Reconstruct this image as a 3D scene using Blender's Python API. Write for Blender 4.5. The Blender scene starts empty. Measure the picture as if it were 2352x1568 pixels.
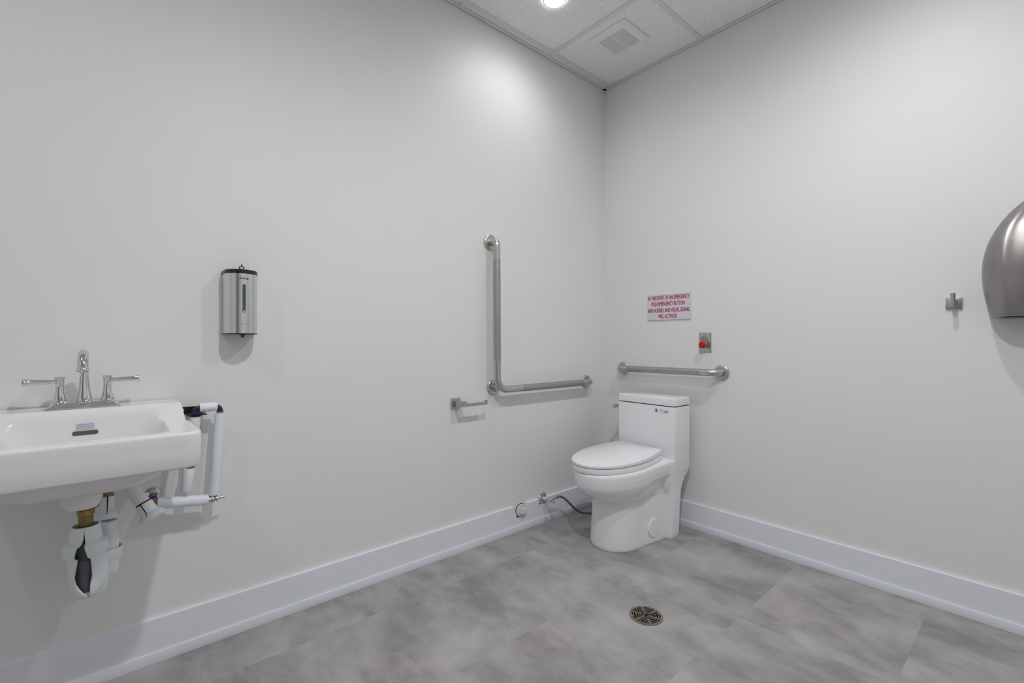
import bpy, bmesh, math, random
from math import sin, cos, pi, radians, sqrt, atan2
from mathutils import Vector, Matrix

C = bpy.context.scene.collection
S = bpy.context.scene

# ---------------------------------------------------------------- camera
cam_d = bpy.data.cameras.new('camera')
cam_d.sensor_width = 36.0
cam_d.lens = 36.0 * 1057.8 / 2352.0
cam_d.shift_y = -(784 - 782.87) / 2352.0
cam_d.clip_start = 0.02
cam = bpy.data.objects.new('camera', cam_d)
C.objects.link(cam)
cam.location = (1.8946, -2.4413, 1.04)
cam.rotation_euler = (radians(90), 0, radians(49.156))
S.camera = cam

# ---------------------------------------------------------------- world / exposure
w = bpy.data.worlds.new('world')
S.world = w
w.use_nodes = True
w.node_tree.nodes['Background'].inputs[0].default_value = (0.8, 0.85, 0.9, 1)
w.node_tree.nodes['Background'].inputs[1].default_value = 0.0
S.view_settings.view_transform = 'Standard'
S.view_settings.look = 'None'
S.view_settings.gamma = 1.0
S.view_settings.use_curve_mapping = False
S.view_settings.exposure = 0.0
LAMP_WATTS = 48.0        # radiant power of a full-strength downlight
LENS_GLOW = 230.0
LAMP_CONE = 174.0        # beam angle, soft to the edge
LAMP_SPOTS = [(0.350, -0.835, 0.135), (1.570, -0.835, 0.50), (1.570, -1.90, 1.02), (0.960, -3.28, 0.22)]

# room: x to the right along wall_right, y towards wall_right (y=0), z up
RX, RY, RZ = 2.95, -3.95, 2.686

# ---------------------------------------------------------------- materials
def new_mat(name):
    m = bpy.data.materials.new(name)
    m.use_nodes = True
    nt = m.node_tree
    return m, nt, nt.nodes['Principled BSDF']

def setp(b, col=None, rough=None, metal=None, spec=None, **k):
    if col is not None: b.inputs['Base Color'].default_value = (*col, 1)
    if rough is not None: b.inputs['Roughness'].default_value = rough
    if metal is not None: b.inputs['Metallic'].default_value = metal
    if spec is not None: b.inputs['Specular IOR Level'].default_value = spec
    for kk, v in k.items(): b.inputs[kk].default_value = v

def nd(nt, t, **k):
    n = nt.nodes.new(t)
    for a, v in k.items():
        setattr(n, a, v)
    return n

def coords(nt, scale=(1, 1, 1)):
    g = nd(nt, 'ShaderNodeNewGeometry')
    m = nd(nt, 'ShaderNodeMapping')
    m.inputs['Scale'].default_value = scale
    nt.links.new(g.outputs['Position'], m.inputs['Vector'])
    return m.outputs[0]

def simple(name, col, rough=0.5, metal=0.0, spec=0.5, noise=None, bump=None, **k):
    """plain procedural material; noise=(scale vec, amount) varies colour, bump=(scale vec, strength, dist)"""
    m, nt, b = new_mat(name)
    setp(b, col, rough, metal, spec, **k)
    if noise:
        n = nd(nt, 'ShaderNodeTexNoise')
        n.inputs['Scale'].default_value = 1.0
        n.inputs['Detail'].default_value = 4
        nt.links.new(coords(nt, noise[0]), n.inputs['Vector'])
        mr = nd(nt, 'ShaderNodeMapRange')
        mr.inputs['From Min'].default_value = 0.3; mr.inputs['From Max'].default_value = 0.7
        mr.inputs['To Min'].default_value = 1 - noise[1]; mr.inputs['To Max'].default_value = 1 + noise[1]
        nt.links.new(n.outputs['Fac'], mr.inputs['Value'])
        mx = nd(nt, 'ShaderNodeVectorMath', operation='MULTIPLY')
        mx.inputs[0].default_value = col
        nt.links.new(mr.outputs[0], mx.inputs[1])
        nt.links.new(mx.outputs[0], b.inputs['Base Color'])
    if bump:
        n = nd(nt, 'ShaderNodeTexNoise')
        n.inputs['Scale'].default_value = 1.0
        n.inputs['Detail'].default_value = 3
        nt.links.new(coords(nt, bump[0]), n.inputs['Vector'])
        bp = nd(nt, 'ShaderNodeBump')
        bp.inputs['Strength'].default_value = bump[1]
        bp.inputs['Distance'].default_value = bump[2]
        nt.links.new(n.outputs['Fac'], bp.inputs['Height'])
        nt.links.new(bp.outputs[0], b.inputs['Normal'])
    return m

M = {}
M['wall'] = simple('warm_grey_wall_paint', (0.85, 0.85, 0.838), 0.5, 0, 0.35, noise=((3, 3, 3), 0.008), bump=((220, 220, 220), 0.06, 0.0006))
M['trim'] = simple('white_semi_gloss_trim', (0.87, 0.89, 0.96), 0.38, 0, 0.4)
M['grid'] = simple('grey_painted_grid_steel', (0.76, 0.79, 0.82), 0.4, 0, 0.4)
M['porcelain'] = simple('white_vitreous_china', (0.90, 0.905, 0.925), 0.09, 0, 0.5)
M['sink_china'] = simple('warm_white_vitreous_china', (0.86, 0.845, 0.85), 0.08, 0, 0.5)
M['seat'] = simple('white_seat_plastic', (0.92, 0.93, 0.95), 0.22, 0, 0.5)
M['foam'] = simple('white_pipe_cover_vinyl', (0.84, 0.88, 0.92), 0.45, 0, 0.4)
M['cover'] = simple('white_moulded_trap_cover', (0.84, 0.89, 0.91), 0.42, 0, 0.4)
M['chrome'] = simple('polished_chrome', (0.70, 0.72, 0.74), 0.05, 1.0)
M['steel'] = simple('brushed_stainless', (0.56, 0.545, 0.525), 0.33, 1.0, noise=((30, 30, 300), 0.05))
M['knurl'] = simple('peened_stainless', (0.44, 0.43, 0.415), 0.52, 1.0, noise=((60, 60, 60), 0.10), bump=((500, 500, 500), 0.4, 0.0006))
M['nickel'] = simple('brushed_nickel', (0.50, 0.49, 0.47), 0.35, 1.0, noise=((20, 20, 250), 0.05))
M['dryer'] = simple('brushed_dark_stainless_cover', (0.36, 0.345, 0.335), 0.45, 1.0, noise=((60, 60, 2.5), 0.07))
M['disp'] = simple('brushed_dispenser_steel', (0.70, 0.70, 0.70), 0.24, 1.0, noise=((400, 400, 3), 0.06))
M['black'] = simple('black_plastic', (0.012, 0.012, 0.016), 0.3)
M['dark'] = simple('black_gap_shade', (0.004, 0.004, 0.004), 0.9, 0, 0.1)  # near-black surface painted for the shade inside gaps, seams and openings
M['dark_metal'] = simple('blackened_steel', (0.02, 0.02, 0.022), 0.4, 0.6)
M['brass'] = simple('aged_brass', (0.36, 0.24, 0.07), 0.38, 1.0, noise=((90, 90, 90), 0.2))
M['dull_brass'] = simple('dull_brass_tube', (0.26, 0.20, 0.10), 0.5, 0.9, noise=((150, 150, 150), 0.18))
M['grey_pipe'] = simple('grey_trap_plastic', (0.13, 0.135, 0.155), 0.4)
M['blue'] = simple('blue_ring_plastic', (0.01, 0.03, 0.35), 0.4)
M['orange'] = simple('copper_orange_ring', (0.65, 0.20, 0.06), 0.45)
M['red'] = simple('red_plastic_button', (0.52, 0.0, 0.004), 0.35)
M['white'] = simple('white_plastic', (0.75, 0.76, 0.77), 0.4)
M['sign'] = simple('white_sign_board', (0.74, 0.70, 0.80), 0.35)
M['redink'] = simple('red_sign_lettering', (0.42, 0.002, 0.02), 0.5)
M['ink'] = simple('black_print', (0.015, 0.015, 0.02), 0.5)
M['greyink'] = simple('grey_print', (0.25, 0.25, 0.27), 0.5)
M['blueink'] = simple('blue_print', (0.01, 0.06, 0.14), 0.5)
M['paleblue'] = simple('pale_blue_print', (0.35, 0.58, 0.70), 0.5)
M['sticker'] = simple('lilac_white_sticker', (0.62, 0.62, 0.80), 0.4)
M['hose'] = simple('braided_hose', (0.22, 0.19, 0.17), 0.42, 0.5, noise=((600, 600, 600), 0.25))
M['overflow'] = simple('overflow_slot_shadow_cavity', (0.11, 0.10, 0.09), 0.5)
M['window'] = simple('tinted_sight_window', (0.05, 0.085, 0.095), 0.12)
M['drain'] = simple('tarnished_nickel_grate', (0.34, 0.29, 0.24), 0.42, 0.85, noise=((120, 120, 120), 0.3))
M['door'] = simple('dark_unseen_door', (0.10, 0.10, 0.11), 0.45)
M['vent'] = simple('white_vent_plastic', (0.90, 0.91, 0.90), 0.45)

def emission(name, col, strength):
    m = bpy.data.materials.new(name); m.use_nodes = True
    nt = m.node_tree
    nt.nodes.remove(nt.nodes['Principled BSDF'])
    e = nd(nt, 'ShaderNodeEmission')
    e.inputs[0].default_value = (*col, 1); e.inputs[1].default_value = strength
    nt.links.new(e.outputs[0], nt.nodes['Material Output'].inputs[0])
    return m

# ceiling tile: off-white mineral fibre with pin holes
def ceiling_tile_mat():
    m, nt, b = new_mat('pinhole_mineral_ceiling_tile')
    setp(b, (0.7, 0.69, 0.69), 0.9, 0, 0.1)
    v = nd(nt, 'ShaderNodeTexVoronoi'); v.inputs['Scale'].default_value = 165
    v.inputs['Randomness'].default_value = 1.0
    nt.links.new(coords(nt), v.inputs['Vector'])
    n = nd(nt, 'ShaderNodeTexNoise'); n.inputs['Scale'].default_value = 45
    nt.links.new(coords(nt), n.inputs['Vector'])
    th = nd(nt, 'ShaderNodeMapRange')
    th.inputs['From Min'].default_value = 0.4; th.inputs['From Max'].default_value = 0.68
    th.inputs["To Min"].default_value = 0.16; th.inputs["To Max"].default_value = 0.27
    nt.links.new(n.outputs['Fac'], th.inputs['Value'])
    d = nd(nt, 'ShaderNodeMath', operation='SUBTRACT')
    nt.links.new(v.outputs['Distance'], d.inputs[0]); nt.links.new(th.outputs[0], d.inputs[1])
    mr = nd(nt, 'ShaderNodeMapRange')
    mr.inputs['From Min'].default_value = -0.06; mr.inputs['From Max'].default_value = 0.05
    nt.links.new(d.outputs[0], mr.inputs['Value'])
    mx = nd(nt, 'ShaderNodeMix', data_type='RGBA')
    mx.inputs['A'].default_value = (0.46, 0.44, 0.43, 1); mx.inputs["B"].default_value = (0.95, 0.93, 0.935, 1)
    nt.links.new(mr.outputs[0], mx.inputs['Factor'])
    nt.links.new(mx.outputs['Result'], b.inputs['Base Color'])
    return m
M['tile'] = ceiling_tile_mat()

# floor: concrete-look vinyl tiles, per-tile UVs in metres (UV map 'tile') and random id
def floor_mat():
    m, nt, b = new_mat('grey_concrete_look_vinyl_tile')
    setp(b, (0.3, 0.3, 0.3), 0.42, 0, 0.35)
    at = nd(nt, 'ShaderNodeAttribute', attribute_name='tile_shift')
    g = nd(nt, 'ShaderNodeNewGeometry')
    add = nd(nt, 'ShaderNodeVectorMath', operation='ADD')
    nt.links.new(g.outputs['Position'], add.inputs[0]); nt.links.new(at.outputs['Vector'], add.inputs[1])
    def noise(scale, sc, detail, rough=0.6, dist=0.0):
        mp = nd(nt, 'ShaderNodeMapping'); mp.inputs['Scale'].default_value = scale
        nt.links.new(add.outputs[0], mp.inputs[0])
        n = nd(nt, 'ShaderNodeTexNoise'); n.inputs['Scale'].default_value = sc
        n.inputs['Detail'].default_value = detail; n.inputs['Roughness'].default_value = rough
        n.inputs['Distortion'].default_value = dist
        nt.links.new(mp.outputs[0], n.inputs['Vector'])
        return n.outputs['Fac']
    big = noise((1.0, 1.5, 1), 3.4, 2, 0.5, 0.25)
    mid = noise((1.0, 1.6, 1), 14, 6, 0.62, 0.3)
    fine = noise((1.0, 2.0, 1), 90, 5, 0.75)
    def madd(a, k, c):
        n = nd(nt, 'ShaderNodeMath', operation='MULTIPLY_ADD')
        nt.links.new(a, n.inputs[0]); n.inputs[1].default_value = k
        if isinstance(c, float): n.inputs[2].default_value = c
        else: nt.links.new(c, n.inputs[2])
        return n.outputs[0]
    t = madd(big, 1.05, madd(mid, 0.50, madd(fine, 0.34, -0.43)))
    cr = nd(nt, 'ShaderNodeValToRGB')
    e = cr.color_ramp.elements
    e[0].position = 0.28; e[0].color = (0.26, 0.256, 0.253, 1)
    e[1].position = 0.75; e[1].color = (0.48, 0.472, 0.468, 1)
    x = e.new(0.52); x.color = (0.38, 0.374, 0.370, 1)
    nt.links.new(t, cr.inputs[0])
    # slight mauve / brown drift
    hue = noise((1, 1, 1), 1.7, 2)
    mx = nd(nt, 'ShaderNodeMix', data_type='RGBA', blend_type='MULTIPLY')
    mr = nd(nt, 'ShaderNodeMapRange'); mr.inputs['From Min'].default_value = 0.4; mr.inputs['From Max'].default_value = 0.75
    nt.links.new(hue, mr.inputs[0]); nt.links.new(mr.outputs[0], mx.inputs['Factor'])
    nt.links.new(cr.outputs[0], mx.inputs['A']); mx.inputs['B'].default_value = (1.0, 0.935, 0.935, 1)
    # seam line from tile-local UV (metres from the tile edge)
    uv = nd(nt, 'ShaderNodeUVMap', uv_map='tile')
    sp = nd(nt, 'ShaderNodeSeparateXYZ'); nt.links.new(uv.outputs[0], sp.inputs[0])
    mn = nd(nt, 'ShaderNodeMath', operation='MINIMUM')
    nt.links.new(sp.outputs[0], mn.inputs[0]); nt.links.new(sp.outputs[1], mn.inputs[1])
    sm = nd(nt, 'ShaderNodeMapRange'); sm.inputs['From Min'].default_value = 0.0; sm.inputs['From Max'].default_value = 0.0016
    sm.inputs['To Min'].default_value = 0.80; sm.inputs['To Max'].default_value = 1.0
    nt.links.new(mn.outputs[0], sm.inputs[0])
    vm = nd(nt, 'ShaderNodeVectorMath', operation='SCALE')
    nt.links.new(mx.outputs['Result'], vm.inputs[0]); nt.links.new(sm.outputs[0], vm.inputs['Scale'])
    nt.links.new(vm.outputs[0], b.inputs['Base Color'])
    bp = nd(nt, 'ShaderNodeBump'); bp.inputs['Strength'].default_value = 0.12; bp.inputs['Distance'].default_value = 0.001
    nt.links.new(fine, bp.inputs['Height']); nt.links.new(bp.outputs[0], b.inputs['Normal'])
    return m
M['floor'] = floor_mat()

# ---------------------------------------------------------------- helpers
def link(name, me, mat=None, parent=None, kind=None, label=None, angle=35, loc=None):
    if mat is not None and len(me.materials) == 0: me.materials.append(mat)
    me.shade_smooth()
    me.set_sharp_from_angle(angle=radians(angle))
    o = bpy.data.objects.new(name, me); C.objects.link(o)
    if parent is not None:
        o.parent = parent
        p = Vector((0, 0, 0)); q = parent
        while q is not None:
            p += Vector(q.location); q = q.parent
        me.transform(Matrix.Translation(-p))
    if kind: o['kind'] = kind
    if label: o['label'] = label
    return o

def tag(o, label, cat, group=None):
    o['label'] = label; o['category'] = cat
    if group: o['group'] = group
    return o

def thing(name, label, cat, loc=(0, 0, 0), group=None):
    o = bpy.data.objects.new(name, None); C.objects.link(o)
    o.location = loc; o.empty_display_size = 0.05
    return tag(o, label, cat, group)

def fin(bm, name, mat=None, parent=None, **k):
    bmesh.ops.recalc_face_normals(bm, faces=bm.faces[:])
    me = bpy.data.meshes.new(name); bm.to_mesh(me); bm.free()
    return link(name, me, mat, parent, **k)

def box(bm, x0, x1, y0, y1, z0, z1, bev=0.0, seg=2):
    r = bmesh.ops.create_cube(bm, size=1)
    vs = r['verts']
    for v in vs:
        v.co = Vector((x0 + (v.co.x + .5) * (x1 - x0), y0 + (v.co.y + .5) * (y1 - y0), z0 + (v.co.z + .5) * (z1 - z0)))
    if bev > 0:
        es = {e for v in vs for e in v.link_edges}
        bmesh.ops.bevel(bm, geom=list(es), offset=bev, segments=seg, profile=0.5, affect='EDGES')
    return bm

def loft(bm, loops, cap0=True, cap1=True, closed=True):
    rows = [[bm.verts.new(p) for p in L] for L in loops]
    n = len(rows[0])
    for a, b in zip(rows[:-1], rows[1:]):
        for i in range(n if closed else n - 1):
            j = (i + 1) % n
            bm.faces.new((a[i], a[j], b[j], b[i]))
    if cap0: bm.faces.new(rows[0][::-1])
    if cap1: bm.faces.new(rows[-1])
    return rows

def frame_for(d):
    d = d.normalized()
    up = Vector((0, 0, 1)) if abs(d.z) < 0.95 else Vector((1, 0, 0))
    a = d.cross(up).normalized(); b = a.cross(d).normalized()
    return a, b

def lathe(bm, origin, axis, prof, n=32, cap=True):
    """prof = list of (dist along axis, radius)"""
    axis = Vector(axis).normalized(); a, b = frame_for(axis); o = Vector(origin)
    loops = [[o + axis * t + (a * cos(2 * pi * i / n) + b * sin(2 * pi * i / n)) * max(r, 1e-5) for i in range(n)] for t, r in prof]
    loft(bm, loops, cap, cap)
    return bm

def round_path(pts, rad, seg=8):
    pts = [Vector(p) for p in pts]
    out = [pts[0]]
    for i in range(1, len(pts) - 1):
        p0, p1, p2 = pts[i - 1], pts[i], pts[i + 1]
        r = rad[i] if isinstance(rad, dict) else rad
        d0 = (p0 - p1).normalized(); d1 = (p2 - p1).normalized()
        ang = d0.angle(d1)
        if ang > pi - 0.02: out.append(p1); continue
        t = min(r / math.tan(ang / 2), (p0 - p1).length * 0.49, (p2 - p1).length * 0.98)
        a = p1 + d0 * t; c = p1 + d1 * t
        rr = t * math.tan(ang / 2)
        cen = p1 + (d0 + d1).normalized() * (rr / sin(ang / 2))
        va = a - cen; vc = c - cen
        tot = va.angle(vc); ax = va.cross(vc).normalized()
        for k in range(seg + 1):
            out.append(cen + Matrix.Rotation(tot * k / seg, 3, ax) @ va)
    out.append(pts[-1])
    return out

def catmull(pts, sub=8):
    P = [Vector(p) for p in pts]; P = [P[0] * 2 - P[1]] + P + [P[-1] * 2 - P[-2]]
    out = []
    for i in range(1, len(P) - 2):
        for k in range(sub):
            t = k / sub
            a, b, c, d = P[i - 1], P[i], P[i + 1], P[i + 2]
            out.append(0.5 * ((2 * b) + (-a + c) * t + (2 * a - 5 * b + 4 * c - d) * t * t + (-a + 3 * b - 3 * c + d) * t ** 3))
    out.append(P[-2])
    return out

def tube(bm, path, r, n=20, cap=True):
    """sweep; r number or list of radii"""
    P = [Vector(p) for p in path]
    T = []
    for i in range(len(P)):
        T.append((P[min(i + 1, len(P) - 1)] - P[max(i - 1, 0)]).normalized())
    a, b = frame_for(T[0])
    loops = []
    for i, p in enumerate(P):
        if i > 0:
            q = T[i - 1].rotation_difference(T[i])
            a = q @ a; b = q @ b
        rr = r[i] if isinstance(r, (list, tuple)) else r
        loops.append([p + (a * cos(2 * pi * k / n) + b * sin(2 * pi * k / n)) * rr for k in range(n)])
    loft(bm, loops, cap, cap)
    return bm

def rrect(hx, hy, r, n=6, cx=0, cy=0):
    """rounded rectangle points, ccw"""
    out = []
    for (sx, sy, a0) in ((1, 1, 0), (-1, 1, 90), (-1, -1, 180), (1, -1, 270)):
        for k in range(n + 1):
            a = radians(a0 + 90 * k / n)
            out.append((cx + sx * (hx - r) + r * cos(a), cy + sy * (hy - r) + r * sin(a)))
    return out

def rbox(bm, cx, cy, hx, hy, z0, z1, r, bev=0.004, hx2=None, hy2=None, n=6, bevb=None):
    """rounded-corner vertical box with bevelled top/bottom rims; hx2,hy2 = top half sizes"""
    hx2 = hx2 or hx; hy2 = hy2 or hy
    bevb = bev if bevb is None else bevb
    L = []
    def lv(z, ins, t):
        a = hx + (hx2 - hx) * t - ins; b = hy + (hy2 - hy) * t - ins
        L.append([Vector((x, y, z)) for x, y in rrect(a, b, max(r - ins, 0.0008), n, cx, cy)])
    h = z1 - z0
    for k in range(4):
        a = pi / 2 * k / 3
        lv(z0 + bevb * (1 - sin(a)), bevb * (1 - cos(a)), bevb * (1 - sin(a)) / h)
    for k in range(4):
        a = pi / 2 * k / 3
        lv(z1 - bev * (1 - cos(a)), bev * (1 - sin(a)), 1 - bev * (1 - cos(a)) / h)
    # order: bottom loops must go from inset to full
    loops = L[:4]; top = L[4:]
    loops = [L[0], L[1], L[2], L[3]]
    # bottom: k=0 -> z0+bev (full inset 0) ; reverse to start at z0
    loops = loops[::-1]
    fixed = []
    for k in range(4):
        a = pi / 2 * k / 3   # 0..90
        ins = bevb * (1 - sin(a)); z = z0 + bevb * (1 - cos(a))
        fixed.append([Vector((x, y, z)) for x, y in rrect(hx - ins, hy - ins, max(r - ins, 0.0008), n, cx, cy)])
    fixed2 = []
    for k in range(4):
        a = pi / 2 * k / 3
        ins = bev * (1 - cos(a)); z = z1 - bev * (1 - sin(a))
        fixed2.append([Vector((x, y, z)) for x, y in rrect(hx2 - ins, hy2 - ins, max(r - ins, 0.0008), n, cx, cy)])
    loft(bm, fixed + fixed2)
    return bm

def extrude_poly(bm, pts3, off):
    a = [bm.verts.new(p) for p in pts3]; b = [bm.verts.new(Vector(p) + Vector(off)) for p in pts3]
    n = len(a)
    bm.faces.new(a); bm.faces.new(b[::-1])
    for i in range(n):
        j = (i + 1) % n
        bm.faces.new((a[i], b[i], b[j], a[j]))
    return bm

def text_mesh(name, s, mat, parent, centre, width, height, wall='right', bold=0.0, depth=0.0003, **k):
    """flat lettering on a wall-parallel surface; width/height = extents of the line"""
    cu = bpy.data.curves.new(name, 'FONT'); cu.body = s
    cu.resolution_u = 3
    tmp = bpy.data.objects.new('tmp', cu); C.objects.link(tmp)
    dg = bpy.context.evaluated_depsgraph_get(); dg.update()
    me = bpy.data.meshes.new_from_object(tmp.evaluated_get(dg))
    bpy.data.objects.remove(tmp); bpy.data.curves.remove(cu)
    xs = [v.co.x for v in me.vertices]; ys = [v.co.y for v in me.vertices]
    x0, x1, y0, y1 = min(xs), max(xs), min(ys), max(ys)
    me.transform(Matrix.Translation((-(x0 + x1) / 2, -(y0 + y1) / 2, 0)))
    me.transform(Matrix.Diagonal((width / (x1 - x0), height / (y1 - y0), 1, 1)))
    if bold > 0:   # heavier strokes: overlaid copies shifted by a fraction of the letter height
        bmt = bmesh.new()
        for q, (ax, ay) in enumerate(((-1, 0), (1, 0), (0, 1), (0, -1), (0, 0))):
            c = me.copy(); c.transform(Matrix.Translation((ax * bold * height, ay * bold * height * 0.5, q * 0.00001)))
            bmt.from_mesh(c); bpy.data.meshes.remove(c)
        bmt.to_mesh(me); bmt.free()
    if wall == 'right': R = Matrix.Rotation(radians(90), 4, 'X')
    elif wall == 'left': R = Matrix.Rotation(radians(90), 4, 'Z') @ Matrix.Rotation(radians(90), 4, 'X')
    else: R = wall
    me.transform(Matrix.Translation(centre) @ R)
    me.materials.clear()
    me.name = name
    return link(name, me, mat, parent, **k)

def smooth(a, b, x):
    t = max(0.0, min(1.0, (x - a) / (b - a))); return t * t * (3 - 2 * t)

# ================================================================ ROOM SHELL
T = 0.12
def struct(name, bm, mat, **k): return fin(bm, name, mat, None, kind='structure', **k)
# floor tiles (one object, a face per tile)
def build_floor():
    me = bpy.data.meshes.new('floor')
    verts, faces, shifts, uvs = [], [], [], []
    rnd = random.Random(7)
    x0s = {-1: -0.755, 0: -1.213, 1: -0.770, 2: -0.657, 3: -0.278, 4: -1.0, 5: -0.5, 6: -0.9}
    cw, cl = 0.4572, 0.9144
    for c in range(-1, 7):
        xa = max(0.2277 + c * cw, -T); xb = min(0.2277 + (c + 1) * cw, RX + T)
        if xa >= xb: continue
        off = x0s[c]
        ks = [off + cl * k for k in range(-8, 4)]
        for y0 in ks:
            ya = max(y0, RY - T); yb = min(y0 + cl, T)
            if ya >= yb: continue
            i = len(verts)
            verts += [(xa, ya, 0), (xb, ya, 0), (xb, yb, 0), (xa, yb, 0)]
            faces.append((i, i + 1, i + 2, i + 3))
            shifts.append((rnd.uniform(-20, 20), rnd.uniform(-20, 20), 0))
    me.from_pydata(verts, [], faces)
    at = me.attributes.new('tile_shift', 'FLOAT_VECTOR', 'FACE')
    for i, s in enumerate(shifts): at.data[i].vector = s
    uv = me.uv_layers.new(name='tile')
    for i, p in enumerate(me.polygons):
        xs = [me.vertices[v].co for v in p.vertices]
        for li, co in zip(p.loop_indices, xs):
            uv.data[li].uv = (0.3 if co.x == xs[0].x else 0.0, 0.3)
            # u: distance from right/left seam approximated from one side, v from the near seam
            uv.data[li].uv = ((co.x - xs[0].x), (co.y - xs[0].y))
    o = link('floor', me, M['floor'], None, kind='structure')
    return o
build_floor()
bm = bmesh.new(); box(bm, -T, 0, RY - T, T, -0.05, RZ + 0.25); struct('wall_left', bm, M['wall'])
bm = bmesh.new(); box(bm, 0, RX + T, 0, T, -0.05, RZ + 0.25); struct('wall_right', bm, M['wall'])
bm = bmesh.new(); box(bm, RX, RX + T, RY, 0, -0.05, RZ + 0.25); struct('wall_far_right', bm, M['wall'])
bm = bmesh.new(); box(bm, 0, RX + T, RY - T, RY, -0.05, RZ + 0.25); struct('wall_behind', bm, M['wall'])
# ceiling: lay-in tiles above a tee grid
XT = [0.054, 0.667, 1.280, 1.893, 2.506]
YT = [-0.536, -1.149, -1.762, -2.375, -2.988, -3.601]
def build_ceiling():
    bm = bmesh.new()
    xs = [0] + XT + [RX]; ys = [0] + YT + [RY]
    for i in range(len(xs) - 1):
        for j in range(len(ys) - 1):
            xa, xb = xs[i], xs[i + 1]; ya, yb = ys[j + 1], ys[j]
            box(bm, xa + 0.002, xb - 0.002, ya + 0.002, yb - 0.002, RZ + 0.003, RZ + 0.018)
    c = struct('ceiling', bm, M['tile'])
    bm = bmesh.new()
    for x in XT: box(bm, x - 0.012, x + 0.012, RY, 0, RZ - 0.0005, RZ + 0.0025)
    for y in YT: box(bm, 0, RX, y - 0.012, y + 0.012, RZ - 0.0008, RZ + 0.0022)
    fin(bm, 'grid_tee', M['grid'], c, label='grey metal grid bars between the ceiling tiles')
    return c
build_ceiling()
for i, (a, b_) in enumerate((((0, 0.021), (RY, 0)), ((0, RX), (-0.021, 0)))):
    bm = bmesh.new()
    box(bm, a[0], a[1], b_[0], b_[1], RZ - 0.0015, RZ + 0.001)
    if i == 0: box(bm, 0, 0.0015, RY, 0, RZ - 0.0015, RZ + 0.02)
    else: box(bm, 0, RX, -0.0015, 0, RZ - 0.0015, RZ + 0.02)
    struct('trim_%d' % (i + 1), bm, M['grid'])
for i, (x0, x1, y0, y1) in enumerate(((RX - 0.021, RX, RY, 0), (0, RX, RY, RY + 0.021))):
    bm = bmesh.new(); box(bm, x0, x1, y0, y1, RZ - 0.0015, RZ + 0.001); struct('trim_%d' % (i + 3), bm, M['grid'])

# baseboards with a shoe strip; the left one is notched around two pipe ends
BH, BT, SH, SD = 0.1405, 0.014, 0.036, 0.020
prof = [(RY, 0), (0, 0), (0, BH), (-0.5505, BH), (-0.5540, 0.1035), (-0.6120, 0.1035), (-0.6125, BH),
        (-0.7035, BH), (-0.7125, 0.071), (-0.7760, 0.0715), (-0.8020, BH), (RY, BH)]
bm = bmesh.new(); extrude_poly(bm, [(0.0, y, z) for y, z in prof], (BT, 0, 0))
bl = struct('baseboard_left', bm, M['trim'], angle=20)
bm = bmesh.new(); box(bm, BT, SD, RY, 0, 0, SH, 0.0015, 2); fin(bm, 'shoe_strip', M['trim'], bl)
bm = bmesh.new(); box(bm, 0, RX, -BT, 0, 0, BH, 0.001, 1)
br = struct('baseboard_right', bm, M['trim'])
bm = bmesh.new(); box(bm, 0, RX, -SD, -BT, 0, SH, 0.0015, 2); fin(bm, 'shoe_strip', M['trim'], br)
bm = bmesh.new(); box(bm, RX - BT, RX, RY, 0, 0, BH); struct('baseboard_far_right', bm, M['trim'])
bm = bmesh.new(); box(bm, 0, 1.75, RY, RY + BT, 0, BH); struct('baseboard_behind', bm, M['trim'])
# unseen door behind the camera, added dark so the chrome reflects it
bm = bmesh.new(); box(bm, 1.88, 2.78, RY, RY + 0.02, 0.008, 2.06, 0.002, 1); dr = struct('unseen_door_1', bm, M['door'])
bm = bmesh.new(); box(bm, 1.80, 1.88, RY, RY + 0.03, 0, 2.14); box(bm, 2.78, 2.86, RY, RY + 0.03, 0, 2.14); box(bm, 1.80, 2.86, RY, RY + 0.03, 2.06, 2.14)
fin(bm, 'door_frame', M['door'], dr)
bm = bmesh.new(); lathe(bm, (1.95, RY + 0.02, 1.0), (0, 1, 0), [(0, 0.026), (0.008, 0.026), (0.01, 0.01), (0.05, 0.01)])
tube(bm, [(1.95, RY + 0.065, 1.0), (2.06, RY + 0.065, 1.0)], 0.009); fin(bm, 'door_handle', M['steel'], dr)

# ================================================================ LIGHTS
lens_mats = {}
def downlight(x, y, k, label):
    t = thing('recessed_light', label, 'ceiling light', (x, y, RZ), 'round recessed ceiling lights')
    bm = bmesh.new(); lathe(bm, (x, y, RZ - 0.0005), (0, 0, -1), [(0, 0.056), (0.003, 0.056), (0.004, 0.0545), (0.004, 0.0505), (0.001, 0.050)], 40, False)
    fin(bm, 'trim_ring', M['white'], t)
    if k not in lens_mats: lens_mats[k] = emission('lit_lamp_lens', (0.97, 0.98, 1.0), LENS_GLOW * k)
    bm = bmesh.new(); lathe(bm, (x, y, RZ - 0.0005), (0, 0, -1), [(0, 0.050), (0.003, 0.050), (0.0035, 0.049)], 40)
    fin(bm, 'lens', lens_mats[k], t)
    ld = bpy.data.lights.new('downlight_beam', 'SPOT'); ld.energy = LAMP_WATTS * k; ld.color = (0.98, 0.985, 1.0)
    ld.spot_size = radians(LAMP_CONE); ld.spot_blend = 1.0; ld.shadow_soft_size = 0.040
    lo = bpy.data.objects.new('downlight_beam', ld); C.objects.link(lo); lo.parent = t; lo.location = (0, 0, -0.046)
    return t
labs = ['lit round recessed ceiling light near the left wall, ahead of the vent',
        'round recessed ceiling light above the coat hook wall, out of frame',
        'round recessed ceiling light overhead beside the camera, out of frame',
        'round recessed ceiling light at the back of the room behind the camera']
for (x, y, k), lb in zip(LAMP_SPOTS, labs): downlight(x, y, k, lb)

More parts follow.
